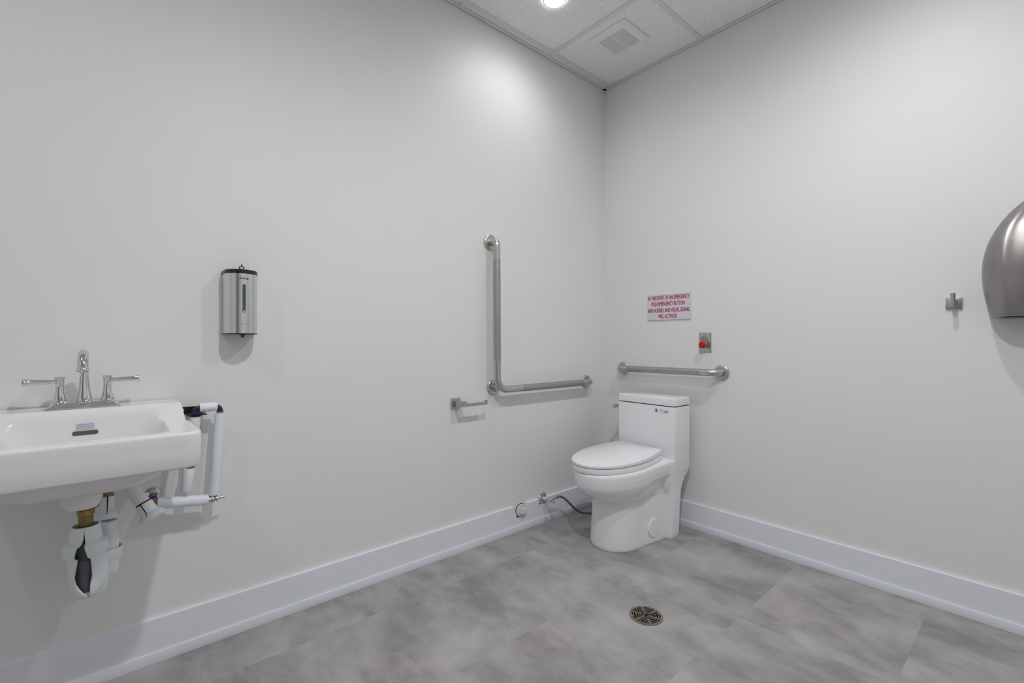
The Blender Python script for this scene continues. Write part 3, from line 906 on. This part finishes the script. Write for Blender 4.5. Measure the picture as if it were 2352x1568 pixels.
    def wallx(z):
        # back inner wall x at height z (approx from rows)
        pts = [(0.832, 0.131), (0.775, 0.139), (0.75, 0.1445), (0.715, 0.150)]
        for (z1, x1), (z2, x2) in zip(pts[:-1], pts[1:]):
            if z >= z2: return x1 + (x2 - x1) * (z1 - z) / (z1 - z2)
        return 0.15
    bm = bmesh.new()
    P = []
    hw_, hz_ = 0.0272, 0.0058
    for k in range(17): a = -pi / 2 + pi * k / 16; P.append((hw_ - hz_ + hz_ * cos(a), hz_ * sin(a)))
    for k in range(17): a = pi / 2 + pi * k / 16; P.append((-(hw_ - hz_) + hz_ * cos(a), hz_ * sin(a)))
    A = [Vector((wallx(zo + z), SY + 0.0045 + y, zo + z)) for y, z in P]
    loft(bm, [[v - Vector((0.006, 0, 0)) for v in A], [v + Vector((0.0014, 0, 0)) for v in A]])
    fin(bm, 'overflow_slot', M['overflow'], t, label='dark overflow slot')
    zs = 0.8018; sy = SY + 0.0042
    bm = bmesh.new()
    x_t, x_b = wallx(zs + 0.0105) + 0.0016, wallx(zs - 0.0085) + 0.0016
    bm.faces.new([bm.verts.new(v) for v in ((x_b, sy - 0.0190, zs - 0.0080), (x_b, sy + 0.0190, zs - 0.0080), (x_t, sy + 0.0190, zs + 0.0080), (x_t, sy - 0.0190, zs + 0.0080))])
    s = fin(bm, 'sticker', M['sticker'], t, label='small pale sticker with three printed lines')
    for txt, dz, wd in (('COMPLIES WITH ASME A112.19.2', 0.0048, 0.031), ('THIS LABEL IS INTENDED FOR', 0.0004, 0.032), ('REMOVAL BY THE OCCUPANT ONLY', -0.0040, 0.037)):
        xx = (x_t + x_b) / 2 + (x_t - x_b) / 2 * dz / 0.0085 + 0.0004
        text_mesh('print', txt, M['greyink'], s, (xx, sy, zs + dz), wd, 0.0021, 'left', 0.0)
    bm = bmesh.new(); lathe(bm, (0.215, SY, 0.6525), (0, 0, 1), [(0, 0.021), (0.004, 0.021), (0.005, 0.019), (0.003, 0.017)], 32); fin(bm, 'drain_ring', M['chrome'], t)
    return ZL
ZL = build_sink()

# ================================================================ FAUCET
def build_faucet():
    zb = ZL - 0.0005; fx = 0.0745
    t = thing('faucet', 'polished chrome two-handle faucet on the sink ledge', 'faucet', (fx, SY, zb))
    bm = bmesh.new()
    L = []
    for hx, hy, z, r in ((0.0285, 0.0800, zb, 0.006), (0.0285, 0.0800, zb + 0.0035, 0.006), (0.0270, 0.0785, zb + 0.0052, 0.006), (0.0235, 0.0735, zb + 0.0085, 0.008), (0.0205, 0.0690, zb + 0.0130, 0.009), (0.0185, 0.0660, zb + 0.0165, 0.010), (0.017, 0.064, zb + 0.0172, 0.010)):
        L.append([Vector((fx + x, SY + y, z)) for x, y in rrect(hx, hy, r, 6)])
    loft(bm, L)
    fin(bm, 'base_plate', M['chrome'], t, angle=40)
    bm = bmesh.new(); box(bm, fx - 0.0275, fx + 0.0275, SY - 0.079, SY + 0.079, zb - 0.0003, zb + 0.0008); fin(bm, 'gasket', M['black'], t)
    for s in (-1, 1):
        y = SY + s * 0.0505
        bm = bmesh.new()
        z0 = zb + 0.0125
        lathe(bm, (fx, y, z0), (0, 0, 1), [(0, 0.0215), (0.0015, 0.0215), (0.003, 0.0198), (0.012, 0.0158), (0.024, 0.0122), (0.036, 0.0101), (0.050, 0.0095), (0.0505, 0.0088), (0.0515, 0.0095), (0.070, 0.0098), (0.075, 0.0112), (0.0770, 0.0118), (0.0780, 0.0113), (0.0785, 0.004)], 36)
        h = fin(bm, 'handle', M['chrome'], t, angle=40)
        bm = bmesh.new()
        lathe(bm, (fx, y + s * 0.006, z0 + 0.0650), (0, s, 0.005), [(0, 0.0058), (0.012, 0.0060), (0.045, 0.0078), (0.058, 0.0090), (0.062, 0.0108), (0.066, 0.0112), (0.068, 0.0100), (0.0685, 0.003)], 28)
        fin(bm, 'lever', M['chrome'], h, angle=40)
    bm = bmesh.new(); z0 = zb + 0.0125
    lathe(bm, (fx, SY, z0), (0, 0, 1), [(0, 0.0235), (0.0015, 0.0235), (0.003, 0.0215), (0.016, 0.0180), (0.035, 0.0142), (0.060, 0.0112), (0.082, 0.0098), (0.107, 0.0094)], 40)
    path = catmull([(fx, SY, z0 + 0.100), (fx + 0.002, SY, z0 + 0.121), (fx + 0.018, SY, z0 + 0.140), (fx + 0.042, SY, z0 + 0.1455), (fx + 0.064, SY, z0 + 0.1375), (fx + 0.078, SY, z0 + 0.118), (fx + 0.084, SY, z0 + 0.100)], 6)
    n = len(path)
    tube(bm, path, [0.0098 + 0.0030 * (i / (n - 1)) for i in range(n)], 28)
    d = (path[-1] - path[-3]).normalized()
    lathe(bm, path[-1] - d * 0.006, d, [(0, 0.0120), (0.003, 0.0138), (0.006, 0.0146), (0.009, 0.0142), (0.0105, 0.0125), (0.0105, 0.009), (0.008, 0.0085)], 32)
    fin(bm, 'spout', M['chrome'], t, angle=40)
build_faucet()

# ================================================================ DRAIN TRAP
def build_trap():
    TX, TY = 0.205, -2.4985
    t = thing('drain_trap', 'brass tailpiece and P-trap in a split white cover under the sink', 'drain trap', (TX, TY, 0.34))
    bm = bmesh.new()
    lathe(bm, (TX, TY, 0.5945), (0, 0, -1), [(0, 0.0275), (0.003, 0.0275), (0.007, 0.0195), (0.008, 0.0195)], 32)
    fin(bm, 'washer', M['dull_brass'], t)
    bm = bmesh.new(); lathe(bm, (TX, TY, 0.588), (0, 0, -1), [(0, 0.0178), (0.0155, 0.0178), (0.016, 0.0165)], 8); fin(bm, 'slip_nut', M['brass'], t, angle=20, label='bright brass nut')
    bm = bmesh.new(); lathe(bm, (TX, TY, 0.574), (0, 0, -1), [(0, 0.0152), (0.11, 0.0152)], 28); fin(bm, 'tailpiece', M['dull_brass'], t, label='dull brass tube')
    # grey trap inside
    bm = bmesh.new()
    lathe(bm, (TX, TY, 0.508), (0, 0, -1), [(0, 0.0175), (0.005, 0.024), (0.036, 0.024), (0.037, 0.021), (0.05, 0.021), (0.051, 0.0235), (0.078, 0.0235), (0.079, 0.0205), (0.10, 0.0215), (0.125, 0.0205), (0.140, 0.014), (0.145, 0.004)], 32)
    fin(bm, 'trap_pipe', M['grey_pipe'], t, label='dark grey plastic trap seen through the gap')
    # split cover: z, radius, back stretch, gap angles (deg from +x toward -y = left edge, right edge)
    LV = [(0.5430, 0.0250, 0, -4, -4), (0.5455, 0.0270, 0, -4, -4), (0.5445, 0.0290, 0, -4, -4), (0.5400, 0.0308, 0, -4, -4), (0.5300, 0.0315, 0, -5, -3), (0.5120, 0.0330, 0, -8, 0), (0.5060, 0.0350, 0.0, -12, 0), (0.5030, 0.0415, 0.002, -16, -1),
          (0.4985, 0.0445, 0.004, -22, -2), (0.4850, 0.0460, 0.006, -26, 2), (0.4720, 0.0458, 0.008, -28, 6), (0.4670, 0.0430, 0.010, -27, 10), (0.4640, 0.0370, 0.014, -24, 16), (0.4480, 0.0360, 0.018, -30, 20),
          (0.4180, 0.0350, 0.024, -40, 24), (0.4150, 0.0345, 0.026, -40, 24), (0.4000, 0.0338, 0.030, -34, 20), (0.3850, 0.0320, 0.034, -22, 18), (0.3700, 0.0285, 0.036, -6, 20), (0.3600, 0.0240, 0.038, 6, 24), (0.3540, 0.0180, 0.036, 22, 28)]
    bd = Vector((-0.085, 0.050, 0)).normalized(); bang = math.degrees(atan2(bd.y, bd.x))
    def shell(a_of, sgn, name):
        rows = []
        n = 30
        for (z, r, st, gl, gr) in LV:
            g = gl if sgn < 0 else gr
            end = bang - 360 if sgn < 0 else bang
            row = []
            for k in range(n + 1):
                a = radians(g + (end - g) * k / n)
                d = Vector((cos(a), sin(a), 0)); q = max(0, d.dot(bd))
                p = Vector((TX, TY, z)) + d * r + bd * (st * q * 1.3)
                row.append(p)
            rows.append(row)
        bm = bmesh.new(); loft(bm, rows, False, False, False)
        o = fin(bm, name, M['cover'], t, angle=40)
        md = o.modifiers.new('thickness', 'SOLIDIFY'); md.thickness = 0.0035; md.offset = -1 if sgn > 0 else -1
        md.use_even_offset = False
        return o
    shell(None, -1, 'cover_half'); shell(None, 1, 'cover_half')
    # keel under the cover
    bm = bmesh.new()
    rows = []
    for z, r in ((0.385, 0.030), (0.356, 0.029), (0.344, 0.026), (0.340, 0.021)):
        c = Vector((TX, TY, z)) + bd * 0.044
        side = Vector((-bd.y, bd.x, 0))
        rows.append([c + bd * (r * 1.2 * cos(a)) + side * (r * 0.62 * sin(a)) for a in [2 * pi * k / 28 for k in range(28)]])
    loft(bm, rows); fin(bm, 'cover_keel', M['cover'], t)
    # back leg
    bx, by = 0.130, -2.4520
    bm = bmesh.new(); lathe(bm, (bx, by, 0.375), (0, 0, 1), [(0, 0.020), (0.03, 0.0235), (0.070, 0.0225), (0.090, 0.0225), (0.120, 0.0205), (0.1460, 0.0200), (0.1485, 0.018)], 36); fin(bm, 'cover_riser', M['cover'], t)
    bm = bmesh.new(); lathe(bm, (bx, by, 0.4150), (0, 0, 1), [(0, 0.022), (0.004, 0.0275), (0.024, 0.0300), (0.030, 0.0300), (0.0315, 0.029), (0.029, 0.028), (0.012, 0.027)], 36, False)
    o = fin(bm, 'cover_collar', M['cover'], t)
    bm = bmesh.new(); lathe(bm, (bx, by, 0.436), (0, 0, 1), [(0, 0.0265), (0.003, 0.0265)], 36); fin(bm, 'collar_gap', M['dark'], t, label='dark gap inside the collar')
build_trap()

# ================================================================ VALVE COVERS
def valve_cover(name, label, p0, p1, p2, tr, with_fit, seam_side):
    """flared white cover: tube from p0 to p1, flared socket from p1 to p2"""
    p0, p1, p2 = Vector(p0), Vector(p1), Vector(p2)
    t = thing(name, label, 'pipe cover', p2, 'flared white valve covers under the sink')
    d = (p2 - p1).normalized(); L = (p2 - p1).length
    if (p1 - p0).length > 0.01:
        bm = bmesh.new(); lathe(bm, p0, p1 - p0, [(0, tr), ((p1 - p0).length - 0.002, tr)], 32); fin(bm, 'sleeve', M['foam'], t)
        bm = bmesh.new(); lathe(bm, p1 - d * 0.003, d, [(0, tr + 0.001), (0.004, tr + 0.001)], 32); fin(bm, 'joint', M['dark'], t, label='dark joint between sleeve and socket')
    bm = bmesh.new()
    lathe(bm, p1, d, [(0, tr - 0.002), (0.0005, tr + 0.003), (0.003, tr + 0.0045), (L * 0.55, tr + 0.0045), (L * 0.64, tr + 0.0095), (L * 0.74, tr + 0.0145), (L * 0.86, tr + 0.0160), (L * 0.96, tr + 0.012), (L, tr + 0.005)], 40)
    fin(bm, 'socket', M['cover'], t)
    # open seam line along the side facing the room
    side = Vector(seam_side); side = (side - d * side.dot(d)).normalized()
    bm = bmesh.new()
    pr = [(0.0, tr + 0.0042), (L * 0.3, tr + 0.0048), (L * 0.55, tr + 0.0048), (L * 0.64, tr + 0.0097), (L * 0.76, tr + 0.0152)]
    tube(bm, [p1 + d * a + side * r for a, r in pr], [0.0014, 0.0012, 0.001, 0.0008, 0.0004], 8); fin(bm, 'seam', M['dark'], t, label='open dark seam')
    if with_fit:
        bm = bmesh.new(); lathe(bm, p1 - d * 0.016, d, [(0, 0.010), (0.016, 0.014)], 8); fin(bm, 'fitting', M['dull_brass'], t, angle=20)
    return t
valve_cover('pipe_cover', 'slanted white pipe sleeve with flared end under the sink bowl', (0.10, -2.424, 0.638), (0.135, -2.3745, 0.5545), (0.152, -2.3500, 0.509), 0.0176, False, (1, -0.3, 0))
valve_cover('pipe_cover', 'upright white flared cover right behind the drain trap', (0.117, -2.455, 0.590), (0.117, -2.455, 0.590), (0.128, -2.4565, 0.527), 0.0128, True, (1, 0.0, 0))

# ================================================================ SUPPLY PIPE LOOP
def build_supply():
    X = 0.060
    t = thing('supply_pipe', 'white insulated water pipe loop on the wall right of the sink', 'pipe', (X, -2.19, 0.5))
    bm = bmesh.new(); lathe(bm, (0, -2.346, 0.5445), (1, 0, 0), [(0, 0.0235), (0.002, 0.0235), (0.008, 0.020), (0.014, 0.013), (0.016, 0.0105)], 40); fin(bm, 'escutcheon', M['chrome'], t, label='chrome wall escutcheon')
    bm = bmesh.new(); tube(bm, round_path([(0.006, -2.346, 0.5445), (X - 0.004, -2.344, 0.5285), (X, -2.325, 0.5265)], 0.012, 5), 0.0070, 16); fin(bm, 'stub', M['orange'], t, label='copper stub')
    bm = bmesh.new(); lathe(bm, (0.030, -2.3455, 0.5370), (1, 0.05, -0.35), [(0, 0.0100), (0.010, 0.0100)], 20); fin(bm, 'ring', M['blue'], t, label='blue ring')
    bm = bmesh.new(); lathe(bm, (X, -2.3385, 0.5270), (0, 1, -0.135), [(0, 0.0168), (0.001, 0.0176), (0.134, 0.0172), (0.1375, 0.0150), (0.138, 0.010)], 32); fin(bm, 'insulation', M['foam'], t, label='level white sleeve')
    # angle valve
    bm = bmesh.new()
    lathe(bm, (X, -2.2055, 0.508), (0, 1, 0), [(0, 0.0095), (0.012, 0.0095), (0.013, 0.0112), (0.020, 0.0112), (0.021, 0.006), (0.024, 0.006), (0.0245, 0.0095), (0.030, 0.0095), (0.031, 0.005)], 16)
    lathe(bm, (X, -2.1915, 0.510), (0, 0, 1), [(0, 0.009), (0.018, 0.009)], 16)
    fin(bm, 'valve', M['steel'], t, angle=25)
    bm = bmesh.new(); lathe(bm, (X, -2.1755, 0.508), (0, 1, 0.06), [(0, 0.0045), (0.008, 0.0038), (0.020, 0.0042), (0.0205, 0.003)], 12); fin(bm, 'valve_stem', M['steel'], t)
    # risers
    bm = bmesh.new(); lathe(bm, (X, -2.1870, 0.5225), (0, 0.019, 0.273), [(0, 0.0152), (0.266, 0.0146), (0.2725, 0.0144), (0.2735, 0.0115)], 32); fin(bm, 'insulation', M['foam'], t, label='long upright white sleeve')
    zt = 0.8170
    bm = bmesh.new(); tube(bm, round_path([(X, -2.1680, 0.792), (X, -2.1680, zt), (X, -2.2385, zt + 0.001), (X, -2.2385, 0.793)], 0.011, 6), 0.0080, 18); fin(bm, 'elbow_run', M['black'], t, label='black elbows at both top corners')
    bm = bmesh.new(); lathe(bm, (X, -2.2265, zt + 0.0015), (0, 1, 0), [(0, 0.0135), (0.001, 0.0148), (0.049, 0.0148), (0.050, 0.0135)], 32); fin(bm, 'insulation', M['foam'], t, label='short level sleeve at the top')
    bm = bmesh.new(); lathe(bm, (X, -2.1680, 0.7965), (0, 0, 1), [(0, 0.0105), (0.004, 0.0105)], 24); fin(bm, 'ring', M['orange'], t, label='orange ring')
    for yy in (-2.2385, -2.1680):
        bm = bmesh.new(); lathe(bm, (X, yy, 0.8010), (0, 0, 1), [(0, 0.0102), (0.004, 0.0102)], 24); fin(bm, 'ring', M['blue'], t, label='blue ring')
    # rear riser going down behind the sink edge
    bm = bmesh.new(); lathe(bm, (X, -2.2385, 0.791), (0, -0.01, -0.13), [(0, 0.0158), (0.132, 0.0158)], 32); fin(bm, 'insulation', M['foam'], t, label='sleeve running down behind the sink')
    bm = bmesh.new(); lathe(bm, (X + 0.002, -2.2515, 0.663), (0, -0.006, -0.13), [(0, 0.0125), (0.020, 0.0125), (0.021, 0.0140), (0.038, 0.0140), (0.039, 0.011)], 8); fin(bm, 'brass_fitting', M['brass'], t, angle=20)
    bm = bmesh.new(); lathe(bm, (X + 0.004, -2.2550, 0.6245), (0.0, -0.008, -0.075), [(0, 0.0165), (0.001, 0.0170), (0.072, 0.0150), (0.076, 0.0130)], 32); fin(bm, 'insulation', M['foam'], t, label='short hanging sleeve below the brass fitting')
    # black hanger bracket
    bm = bmesh.new()
    box(bm, 0.0, 0.003, -2.292, -2.212, 0.794, 0.818, 0.0006, 1)
    box(bm, 0.003, 0.070, -2.260, -2.206, 0.7945, 0.7975, 0.0006, 1)
    lathe(bm, (X, -2.2385, 0.7940), (0, 0, 1), [(0, 0.020), (0.004, 0.021)], 24)
    fin(bm, 'bracket', M['dark_metal'], t, label='black steel hanger bracket')
    bm = bmesh.new(); lathe(bm, (0.0028, -2.266, 0.8085), (1, 0, 0), [(0, 0.0038), (0.0008, 0.0038)], 16); fin(bm, 'bracket_hole', M['white'], t, label='pale slot in the bracket')
build_supply()

# ================================================================ CLEANOUT PLUG AND TOILET STOP VALVE
def build_cleanout():
    t = thing('cleanout_plug', 'white round cleanout plug with square head set in the left baseboard', 'cleanout plug', (0, -0.7385, 0.105))
    bm = bmesh.new(); lathe(bm, (0.0, -0.7420, 0.1065), (1, 0, 0), [(0, 0.0375), (0.0008, 0.0375)], 48); fin(bm, 'wall_hole', M['dark'], t, label='dark gap around the plug')
    bm = bmesh.new(); box(bm, 0.0, 0.0012, -0.776, -0.735, 0.0700, 0.080); fin(bm, 'notch_dark', M['dark'], t, label='thin dark strip below the plug')  # thin dark strip along the bottom of the notch
    bm = bmesh.new(); lathe(bm, (0.0009, -0.7410, 0.1060), (1, 0, 0), [(0, 0.0345), (0.007, 0.0345), (0.0085, 0.033), (0.0088, 0.022)], 48); fin(bm, 'plug', M['white'], t)
    bm = bmesh.new(); box(bm, 0.008, 0.034, -0.7440 - 0.0145, -0.7440 + 0.0145, 0.107 - 0.0145, 0.107 + 0.0145, 0.001, 1)
    bmesh.ops.rotate(bm, verts=bm.verts[:], cent=(0, -0.7440, 0.107), matrix=Matrix.Rotation(radians(-10), 3, 'X'))
    fin(bm, 'square_head', M['white'], t)
build_cleanout()
def build_stop():
    Y, Z = -0.5725, 0.137
    t = thing('stop_valve', 'chrome stop valve with round escutcheon in the baseboard beside the toilet', 'valve', (0, Y, Z))
    bm = bmesh.new(); lathe(bm, (0.0, Y, Z), (1, 0, 0), [(0, 0.0335), (0.002, 0.0335), (0.004, 0.031), (0.010, 0.024), (0.013, 0.013), (0.014, 0.010)], 40); fin(bm, 'escutcheon', M['chrome'], t)
    bm = bmesh.new(); box(bm, 0.0, 0.001, -0.6110, -0.554, 0.1000, 0.115); fin(bm, 'notch_dark', M['dark'], t, label='dark patch for the shaded cavity in the notch')  # flat patch, the dark of the cavity under the escutcheon painted in
    bm = bmesh.new(); lathe(bm, (0.010, Y, Z), (1, 0, 0), [(0, 0.0098), (0.030, 0.0098)], 24); fin(bm, 'sleeve', M['white'], t, label='white plastic sleeve')
    bm = bmesh.new(); lathe(bm, (0.038, Y, Z), (1, 0, 0), [(0, 0.0104), (0.005, 0.0104)], 24); fin(bm, 'ring', M['orange'], t, label='orange ring')
    bm = bmesh.new()
    lathe(bm, (0.043, Y, Z), (1, 0, 0), [(0, 0.0085), (0.001, 0.0112), (0.013, 0.0112), (0.014, 0.008), (0.017, 0.008), (0.018, 0.0105), (0.028, 0.0100), (0.033, 0.007)], 12)
    lathe(bm, (0.066, Y + 0.004, Z + 0.003), (0.1, 0.7, 0.25), [(0, 0.007), (0.014, 0.007), (0.015, 0.0085), (0.026, 0.0085), (0.027, 0.006)], 12)
    fin(bm, 'valve_body', M['chrome'], t, angle=25)
    bm = bmesh.new()
    L = []
    for u in range(7):
        uu = u / 6; xx = 0.079 + 0.016 * uu; r = 0.0095 * (0.75 + 0.25 * sin(pi * uu))
        L.append([Vector((xx, Y - 0.001 + 1.45 * r * cos(a), Z - 0.003 + 0.55 * r * sin(a))) for a in [2 * pi * k / 24 for k in range(24)]])
    loft(bm, L); fin(bm, 'valve_handle', M['chrome'], t, label='oval chrome handle')
    h = thing('supply_hose', 'braided grey-brown hose curving from the stop valve down behind the toilet', 'hose', (0.09, -0.42, 0.0))
    P = catmull([(0.068, Y + 0.018, Z + 0.008), (0.074, -0.535, 0.148), (0.082, -0.508, 0.150), (0.090, -0.478, 0.132), (0.097, -0.442, 0.097), (0.102, -0.402, 0.060), (0.106, -0.352, 0.027), (0.116, -0.295, 0.0135), (0.150, -0.240, 0.0095), (0.200, -0.150, 0.010), (0.245, -0.085, 0.035)], 8)
    bm = bmesh.new(); tube(bm, P, 0.0062, 16); fin(bm, 'braid', M['hose'], h, angle=60)
    d = (P[0] - P[2]).normalized()
    bm = bmesh.new(); lathe(bm, P[0] + d * 0.002, -d, [(0, 0.008), (0.014, 0.008), (0.015, 0.0068), (0.022, 0.0068)], 12); fin(bm, 'crimp_end', M['chrome'], h, label='chrome end fitting')
build_stop()
